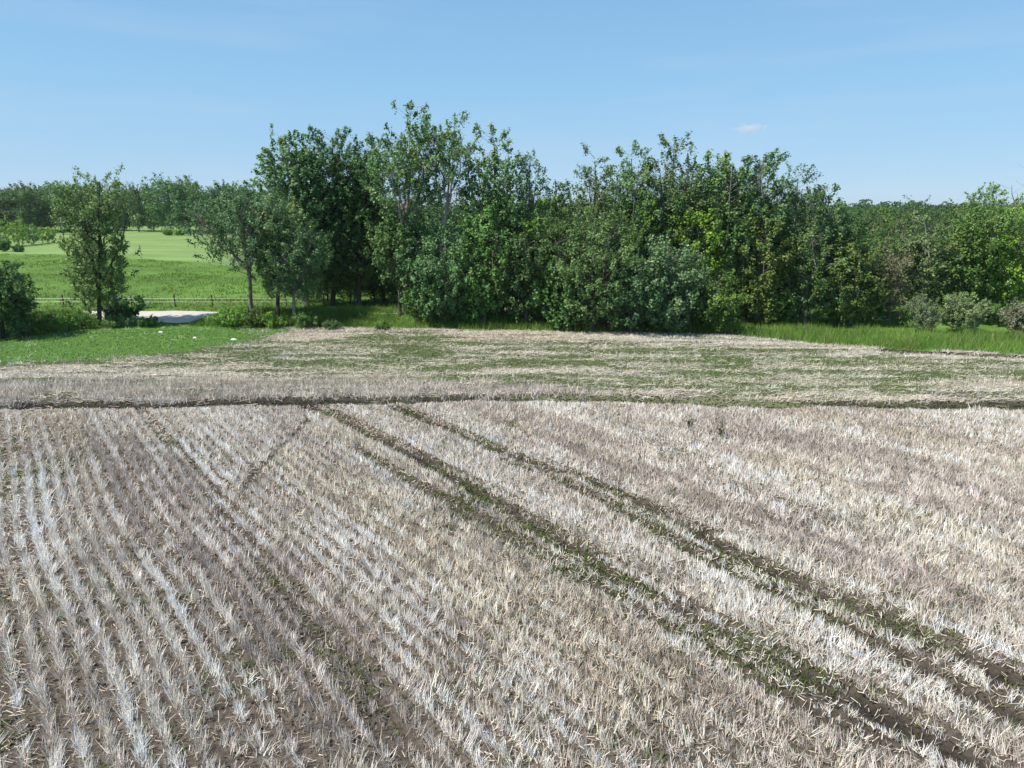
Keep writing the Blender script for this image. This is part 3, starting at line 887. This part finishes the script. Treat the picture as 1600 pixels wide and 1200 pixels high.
# -- filling trees deeper in the belt
GF = "trees standing deeper inside the belt"
fl = [(600, 318), (650, 300), (700, 305), (745, 300), (800, 310), (900, 305), (950, 300), (1000, 262), (1040, 275), (1090, 270), (1150, 268), (1215, 285), (1260, 305), (1305, 325)]
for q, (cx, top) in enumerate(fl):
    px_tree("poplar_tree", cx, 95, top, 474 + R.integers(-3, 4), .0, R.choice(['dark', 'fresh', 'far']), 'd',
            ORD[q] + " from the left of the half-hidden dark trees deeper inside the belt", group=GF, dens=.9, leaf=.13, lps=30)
fl = [(490, 330), (545, 325), (600, 335), (655, 330), (710, 325), (765, 328), (820, 326), (875, 318), (930, 325), (985, 320), (1040, 322), (1095, 325), (1150, 322), (1205, 325), (1260, 330), (1315, 330)]
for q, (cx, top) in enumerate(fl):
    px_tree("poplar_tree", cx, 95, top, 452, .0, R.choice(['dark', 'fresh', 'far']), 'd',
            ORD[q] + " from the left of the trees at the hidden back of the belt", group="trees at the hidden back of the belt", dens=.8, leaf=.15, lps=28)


# -- farther trees from shared shapes
def protos(nm, n, Ht, Rc, kinds, leaf, nl, spl, lps, shoot, spread, seed):
    out = []
    for q in range(n):
        rng = np.random.default_rng(seed + q)
        TV, TF, Vl, Cl = tree_mesh(rng, Ht, Rc, .0, kinds[q % len(kinds)], nl, spl, lps, leaf, shoot, spread)
        a = mesh_np("trunk", TV, 4, None, M_bark_grey, None, TF); b = mesh_np("crown", Vl, 4, Cl, M_leaf, None)
        out.append((a, b))
    return out


mid_p = protos("mid", 6, 11.0, 2.7, ['far', 'fresh', 'dark', 'fresh', 'far', 'olive'], .20, 6, 36, 30, .9, .28, 300)
far_p = protos("far", 5, 13.0, 4.2, ['far', 'dark', 'dark', 'far', 'fresh'], .45, 8, 56, 24, 1.7, .60, 400)
used = set()


def place(proto, name, cx, w, top, Y, label, group, Rp, Hp, zr=None):
    z = float(hill(atY(cx, 335, Y)[0], Y))
    tp = atY(cx, top, Y)
    Ht = tp[2] - z
    dep = Y * math.cos(PITCH)
    Rc = w / 2 / F * dep
    e = empty(name, (tp[0], Y, z - .05), label, "tree", group)
    e.rotation_euler = (0, 0, R.uniform(0, 6.28))
    e.scale = (Rc / Rp, Rc / Rp, Ht / Hp)
    for src in proto:
        if src.name in used:
            o = src.copy(); COL.objects.link(o)
        else:
            o = src; used.add(src.name)
        o.parent = e
    return e


# wood on the right, behind the willows
GR = "trees of the wood behind the willows"
wr_back = [(1350, 335, 64), (1378, 326, 70), (1405, 318, 66), (1432, 306, 62), (1462, 324, 66), (1490, 326, 60), (1518, 298, 58), (1560, 296, 60), (1595, 305, 58), (1630, 300, 60), (1680, 320, 58), (1740, 315, 56), (1790, 330, 58)]
wr_front = [(1370, 360, 55), (1410, 355, 54), (1450, 365, 54), (1490, 372, 53), (1532, 350, 53), (1580, 360, 53), (1640, 340, 54)]
wr_far = [(1322 + 26 * q, 318 + (q * 7) % 9, 92 + (q * 13) % 20) for q in range(14)]
for q, (cx, top, Y) in enumerate(wr_far):
    place(far_p[R.integers(5)], "woodland_tree", cx, 50, top, Y, ORD[q] + " from the left in the farthest row of the wood behind the willows", "farthest trees of the wood behind the willows", 4.2, 13.0)
wr_low = [(1365, 415, 50), (1405, 422, 49.5), (1450, 425, 49), (1490, 420, 49), (1530, 425, 49), (1570, 425, 49), (1610, 420, 49)]
for q, (cx, top, Y) in enumerate(wr_back):
    place(mid_p[R.integers(6)], "woodland_tree", cx, 70 + R.integers(-8, 10), top, Y, ORD[q] + " from the left in the skyline row of the wood behind the willows", GR, 2.7 * .95, 11.0)
for q, (cx, top, Y) in enumerate(wr_front):
    place(mid_p[R.integers(6)], "woodland_tree", cx, 70 + R.integers(-8, 10), top, Y, ORD[q] + " from the left in the front row of the wood behind the willows", GR, 2.7 * .95, 11.0)
for q, (cx, top, Y) in enumerate(wr_low):
    place(mid_p[R.integers(6)], "woodland_shrub", cx, 70 + R.integers(-8, 10), top, Y, ORD[q] + " from the left of the low shrubs closing the wood's foot behind the willows", "low shrubs at the foot of the wood", 2.7 * .95, 11.0)
# wood beyond the pasture, left
GL = "trees of the dark wood beyond the pasture"
for q in range(15):
    cx = -70 + q * 14
    top = np.interp(cx, [-70, 0, 20, 60, 100, 150], [300, 300, 293, 290, 286, 290]) + R.uniform(-3, 4)
    place(far_p[R.integers(5)], "woodland_tree", cx, 52, top, 212 + R.uniform(-6, 10), ORD[q] + " from the left in the dark wood beyond the pasture, left of the lone tree", GL, 4.2, 13.0)
for q, (cx, w, top, Y) in enumerate([(168, 30, 292, 215), (188, 30, 290, 215), (208, 28, 286, 210)]):
    place(far_p[R.integers(5)], "woodland_tree", cx, w, top, Y, ORD[q] + " from the left of the three far trees seen behind the lone tree", "far trees seen behind the lone tree", 4.2, 13.0)
place(far_p[2], "woodland_tree", 258, 66, 275, 205, "tall rounded dark tree beyond the pasture, right of the lone tree", None, 4.2, 13.0)
place(far_p[4], "woodland_tree", 288, 48, 278, 215, "paler tree touching the rounded dark tree beyond the pasture", None, 4.2, 13.0)
place(far_p[0], "woodland_tree", 232, 40, 288, 212, "lower tree at the left side of the rounded dark tree beyond the pasture", None, 4.2, 13.0)
for q in range(12):
    cx = 312 + q * 18
    place(far_p[R.integers(5)], "woodland_tree", cx, 40, 292 + R.uniform(-4, 8), 208 + R.uniform(-6, 8), ORD[q] + " from the left of the far trees behind the left end of the belt", "far trees behind the left end of the belt", 4.2, 13.0)
# drop any shared shape that no tree used
for pr in mid_p + far_p:
    for o in pr:
        if o.parent is None:
            bpy.data.objects.remove(o)

# yellow-green shrubs along the far pasture edge
for cx, w, top, Y, lb in [(-6, 40, 338, 150, "large dark-shaded yellow-green shrub on the pasture edge at the left border"),
                          (22, 34, 345, 155, "yellow-green shrub second from the left border on the pasture edge"),
                          (45, 30, 352, 160, "low yellow-green shrub sloping down the pasture edge"),
                          (68, 32, 357, 165, "lowest yellow-green shrub left of the utility pole"),
                          (258, 16, 360, 195, "small yellow-green shrub below the rounded dark tree"),
                          (278, 18, 361, 195, "small yellow-green shrub just right of its neighbour below the rounded tree")]:
    rng = np.random.default_rng(int(cx + 900))
    gxy = atY(cx, 335, Y); z = float(hill(gxy[0], Y)); tp = atY(cx, top, Y); Ht = max(1.2, tp[2] - z)
    m = tree_mesh(rng, Ht, w / 2 / F * Y, 0, 'bright', 5, 22, 26, .28, .7, .35)
    build_tree("pasture_shrub", (gxy[0], Y, z), m, M_bark_grey, lb, "shrub")
for cx, w, top, base, lb in [(6, 22, 378, 393, "small dark bush out in the pale pasture at the left border"), (29, 8, 386, 394, "tiny dark weed clump in the pale pasture")]:
    px_tree("pasture_bush", cx, w, top, base, .0, 'dark', 'd', lb, cat="bush", leaf=.25, shoot=.5, spread=.3, nl=4)

# distant wooded skyline: one mass nobody could count
rngf = np.random.default_rng(77)
n = 2600
fxx = rngf.uniform(-620, 620, n); fyy = rngf.uniform(300, 620, n)
k = np.abs(fxx) < fyy * .95 + 40
fxx, fyy = fxx[k], fyy[k]
ht = 13 + 5 * fbm(fxx / 60, fyy / 60, 201) + rngf.normal(0, 1.2, len(fxx))
ht = ht * .60
cr = rngf.uniform(2.6, 4.6, len(fxx))
nl_ = 150
th = rngf.uniform(0, 2 * math.pi, (len(fxx), nl_)); tz = rngf.random((len(fxx), nl_)) ** .7
rr_ = cr[:, None] * (np.sin(np.pi * np.clip(tz * .85 + .15, 0, 1)) ** .6 + .1) * rngf.uniform(.6, 1.05, (len(fxx), nl_))
zb = hill(fxx, fyy)
P = np.stack([fxx[:, None] + rr_ * np.cos(th), fyy[:, None] + rr_ * np.sin(th), zb[:, None] + ht[:, None] * tz], 2).reshape(-1, 3)
n = len(P)
nrm = np.stack([np.cos(th), np.sin(th), np.full(th.shape, .6)], 2).reshape(-1, 3) + rngf.normal(0, .5, (n, 3))
nrm /= np.linalg.norm(nrm, axis=1, keepdims=True)
t_ = np.cross(nrm, rngf.normal(0, 1, (n, 3))); t_ /= np.linalg.norm(t_, axis=1, keepdims=True); b_ = np.cross(nrm, t_)
s_ = rngf.uniform(.6, 1.3, (n, 1))
V = np.stack([P - t_ * s_ * .5, P + b_ * s_ * .4, P + t_ * s_ * .5, P - b_ * s_ * .4], 1).reshape(-1, 3)
tone = np.repeat(rngf.random(len(fxx)), nl_)[:, None]
c = (np.array([.045, .080, .035]) * (1 - tone) + np.array([.075, .115, .050]) * tone) * rngf.uniform(.75, 1.25, (n, 1))
o = mesh_np("distant_wood", V, 4, np.repeat(c, 4, axis=0), M_leaf)
tag(o, "far-off wooded skyline closing the view behind everything", "wood", kind="stuff")


# ------------------------------------------------------------------ small things
def cone_obj(name, segs, r0, r1, sides, mat, parent):
    V, Fc = tubes(np.array(segs, float), np.array(r0, float), np.array(r1, float), sides)
    # caps
    me_v = V.reshape(-1, 2 * sides, 3)
    tri = []; capv = []
    base_n = len(V)
    for q in range(len(me_v)):
        capv.append(me_v[q, :sides].mean(0)); capv.append(me_v[q, sides:].mean(0))
        for a in range(sides):
            b = (a + 1) % sides
            tri.append([q * 2 * sides + b, q * 2 * sides + a, base_n + 2 * q, base_n + 2 * q])
            tri.append([q * 2 * sides + sides + a, q * 2 * sides + sides + b, base_n + 2 * q + 1, base_n + 2 * q + 1])
    me = bpy.data.meshes.new(name)
    faces = [tuple(f) for f in Fc] + [(t[0], t[1], t[2]) for t in tri]
    me.from_pydata([tuple(v) for v in np.concatenate([V, np.array(capv)])], [], faces)
    me.materials.append(mat)
    o = bpy.data.objects.new(name, me); COL.objects.link(o)
    if parent: o.parent = parent
    return o


# wire fence behind the road
fy_ = at(300, 480)[1]
f0 = at(274, 480)[0]
step = at(332, 480)[0] - f0
fz0 = float(hill(f0, fy_))
fence = empty("wire_fence", (f0, fy_, fz0), "wire fence on dark wooden posts running behind the gravel road", "fence")
posts = [(-step * .0, 0, 1.0)] + [(step * q, 0, 1.0) for q in range(1, 5)] + [(-step * 1.17, 0, .9), (-step * 1.31, 0, .9)] + [(-step * q, 0, 1.0) for q in range(3, 9)]
pxs = []
for q, (dx, dy, hh) in enumerate(posts):
    z = float(hill(f0 + dx, fy_)) - fz0
    tlt = R.normal(0, .03)
    cone_obj("post", [[(dx, dy, z - .2), (dx + tlt, dy, z + hh * R.uniform(.88, 1.02))]], [.062], [.052], 8, M_post, fence)
    pxs.append((dx, z))
pxs.sort()
for hh in (.42, .68):
    sg = []
    for (a, za), (b, zb) in zip(pxs[:-1], pxs[1:]):
        m = ((a + b) / 2, -.07, (za + zb) / 2 + hh - .02)
        sg += [[(a, -.07, za + hh), m], [m, (b, -.07, zb + hh)]]
    cone_obj("wire", sg, [.006] * len(sg), [.006] * len(sg), 5, M_wire, fence)

# grey panel on posts by the fence, behind the lone tree
g = at(190, 481); z = float(hill(g[0], g[1]))
sgn = empty("roadside_sign", (g[0], g[1] - .25, z), "bluish-grey sign panel on a post beside the fence, right of the lone tree", "sign")
cone_obj("post", [[(0, 0, -.2), (0, 0, .85)]], [.03], [.03], 8, M_post, sgn)
bm_v = [(-.14, -.05, .42), (.14, -.05, .42), (.14, -.05, .98), (-.14, -.05, .98), (-.14, -.035, .42), (.14, -.035, .42), (.14, -.035, .98), (-.14, -.035, .98)]
me = bpy.data.meshes.new("panel"); me.from_pydata(bm_v, [], [(0, 1, 2, 3), (5, 4, 7, 6), (0, 4, 5, 1), (1, 5, 6, 2), (2, 6, 7, 3), (3, 7, 4, 0)]); me.materials.append(M_sign)
o = bpy.data.objects.new("panel", me); COL.objects.link(o); o.parent = sgn

# utility pole
Yp = 185
b0 = atY(98.5, 366, Yp); t0 = atY(98.5, 341, Yp); zp = float(hill(b0[0], Yp)); hp = t0[2] - zp
pole = empty("utility_pole", (b0[0], Yp, zp), "grey wooden utility pole with a crossarm at the far edge of the pasture", "utility pole")
cone_obj("pole", [[(0, 0, -.3), (0, 0, hp)]], [.19], [.13], 8, M_polew, pole)
cone_obj("crossarm", [[(-.95, -.17, hp * .78), (.95, -.17, hp * .78)]], [.085], [.085], 6, M_polew, pole)
for dx in (-.85, 0.35, .85):
    cone_obj("insulator", [[(dx, -.17, hp * .78 + .08), (dx, -.17, hp * .78 + .30)]], [.05], [.035], 8, M_white, pole)

# white scraps on the green strip
for (px_, py_, sx, lb) in ((252, 521, .16, "white scrap lying on the green strip below the road opening"),
                           (365, 532, .20, "long white scrap on the edge of the stubble right of the other scraps"),
                           (305, 530, .10, "small dull white scrap between the two brighter scraps")):
    g = at(px_, py_); z = float(height(np.array([g[0]]), np.array([g[1]]))[0])
    rng = np.random.default_rng(px_)
    N = 10; a = np.linspace(0, 2 * math.pi, N, endpoint=False)
    rad = rng.uniform(.7, 1.2, N)
    ring0 = np.stack([np.cos(a) * sx * rad, np.sin(a) * .10 * rad, rng.uniform(0, .02, N)], 1)
    ring1 = np.stack([np.cos(a) * sx * rad * .8, np.sin(a) * .08 * rad, rng.uniform(.05, .09, N)], 1)
    vv = np.concatenate([ring0, ring1, [[0, 0, .10]]])
    fs = [(i_, (i_ + 1) % N, N + (i_ + 1) % N, N + i_) for i_ in range(N)] + [(N + i_, N + (i_ + 1) % N, 2 * N) for i_ in range(N)]
    me = bpy.data.meshes.new("white_scrap"); me.from_pydata([tuple(v) for v in vv], [], fs); me.materials.append(M_white)
    o = bpy.data.objects.new("white_scrap", me); o.location = (g[0], g[1], z + .02); COL.objects.link(o)
    tag(o, lb, "litter")

# white-flowering weed clump in the right grass strip
for px_, py_, lb in ((1372, 511, "white-flowering weed clump in the grass strip, right of the belt"),):
    g = at(px_, py_); z = float(hill(g[0], g[1]))
    rt = empty("flowering_weed", (g[0], g[1], z), lb, "plant")
    rng = np.random.default_rng(5)
    n = 14
    tops = np.stack([rng.uniform(-.45, .45, n), rng.uniform(-.2, .2, n), rng.uniform(.42, .68, n)], 1)
    segs = np.stack([tops * np.array([.4, .4, 0]), tops], 1)
    Vt, Ft = tubes(segs, np.full(n, .008), np.full(n, .005), 4)
    mesh_np("stems", Vt, 4, np.tile(np.array([.08, .15, .03]), (len(Vt), 1)), M_grass, rt, Ft)
    m = 45
    Pc = (tops[:, None] + rng.normal(0, 1, (n, m, 3)) * np.array([.06, .06, .015])).reshape(-1, 3)
    s = .018
    q = np.array([[-s, -s, 0], [s, -s, .004], [s, s, 0], [-s, s, .004]])
    Vf = (Pc[:, None] + q[None]).reshape(-1, 3)
    mesh_np("flowers", Vf, 4, np.tile(np.array([.62, .70, .55]), (len(Vf), 1)), M_grass, rt)

# single taller dark stalk standing in the stubble
for px_, py_, hh, lb in ((1125, 688, .62, "dark weed stalk standing alone in the stubble right of centre"), (1077, 672, .35, "short dark weed sprig in the stubble, left of the taller stalk")):
    g = at(px_, py_); z = 0
    rt = empty("weed_stalk", (g[0], g[1], z), lb, "weed")
    rng = np.random.default_rng(px_)
    Vt, Ft = tubes(np.array([[(0, 0, -.05), (.01, 0, hh)]]), np.array([.012]), np.array([.005]), 5)
    mesh_np("stem", Vt, 4, np.tile(np.array([.06, .05, .03]), (len(Vt), 1)), M_straw, rt, Ft)
    n = 70
    Pq = np.stack([rng.normal(0, .05, n), rng.normal(0, .05, n), rng.uniform(.2 * hh, hh, n)], 1)
    Vb, Cb = blades(Pq, np.full(n, .07), np.full(n, .03), rng.normal(0, .9, (n, 2)), np.tile(np.array([.06, .07, .035]), (n, 1)), taper=.4)
    mesh_np("leaves", Vb, 4, Cb, M_grass, rt)

# ------------------------------------------------------------------ cloud
cm = bpy.data.materials.new("cloud_vapour"); cm.use_nodes = True
t = cm.node_tree; n_ = t.nodes; l_ = t.links
n_.remove(n_["Principled BSDF"])
vol = n_.new("ShaderNodeVolumePrincipled"); vol.inputs["Color"].default_value = (.98, .98, 1, 1); vol.inputs["Anisotropy"].default_value = .3
tc = n_.new("ShaderNodeTexCoord")
no = n_.new("ShaderNodeTexNoise"); no.inputs["Scale"].default_value = 2.2; no.inputs["Detail"].default_value = 5
l_.new(tc.outputs["Object"], no.inputs[0])
ln_ = n_.new("ShaderNodeVectorMath"); ln_.operation = 'LENGTH'; l_.new(tc.outputs["Object"], ln_.inputs[0])
m1 = n_.new("ShaderNodeMath"); m1.operation = 'SUBTRACT'; l_.new(no.outputs[0], m1.inputs[0])
m0 = n_.new("ShaderNodeMath"); m0.operation = 'MULTIPLY'; m0.inputs[1].default_value = .55; l_.new(ln_.outputs["Value"], m0.inputs[0]); l_.new(m0.outputs[0], m1.inputs[1])
m2 = n_.new("ShaderNodeMath"); m2.operation = 'MULTIPLY'; m2.inputs[1].default_value = .06; m2.use_clamp = False
m3 = n_.new("ShaderNodeMath"); m3.operation = 'MAXIMUM'; m3.inputs[1].default_value = 0
m4 = n_.new("ShaderNodeMath"); m4.operation = 'SUBTRACT'; m4.inputs[1].default_value = .08
l_.new(m1.outputs[0], m4.inputs[0]); l_.new(m4.outputs[0], m3.inputs[0]); l_.new(m3.outputs[0], m2.inputs[0]); l_.new(m2.outputs[0], vol.inputs["Density"])
l_.new(vol.outputs[0], n_["Material Output"].inputs["Volume"])
import bmesh
bm = bmesh.new(); bmesh.ops.create_icosphere(bm, subdivisions=3, radius=1)
me = bpy.data.meshes.new("cloud"); bm.to_mesh(me); bm.free(); me.materials.append(cm)
cl = bpy.data.objects.new("cloud", me)
c0 = atY(1170, 200, 3000)
cl.location = c0; cl.scale = (95, 80, 26); COL.objects.link(cl)
tag(cl, "single small white cloud in the clear sky", "cloud")
print("TREES", NTREE[0], "stubble", NSTUB)

# ------------------------------------------------------------------ air
hm = bpy.data.materials.new("haze_air"); hm.use_nodes = True
t = hm.node_tree; t.nodes.remove(t.nodes["Principled BSDF"])
hv = t.nodes.new("ShaderNodeVolumePrincipled"); hv.inputs["Density"].default_value = .00010
hv.inputs["Color"].default_value = (.86, .92, 1, 1); hv.inputs["Anisotropy"].default_value = .2
t.links.new(hv.outputs[0], t.nodes["Material Output"].inputs["Volume"])
hx, hy0, hy1, hz0, hz1 = 2700, -400, 4700, -1.5, 45
me = bpy.data.meshes.new("haze")
me.from_pydata([(sx, sy, sz) for sz in (hz0, hz1) for sx, sy in ((-hx, hy0), (hx, hy0), (hx, hy1), (-hx, hy1))], [],
               [(3, 2, 1, 0), (4, 5, 6, 7), (0, 1, 5, 4), (1, 2, 6, 5), (2, 3, 7, 6), (3, 0, 4, 7)])
me.materials.append(hm)
hz = bpy.data.objects.new("haze", me); COL.objects.link(hz)
tag(hz, "faint summer haze over the far wood", "haze", kind="stuff")
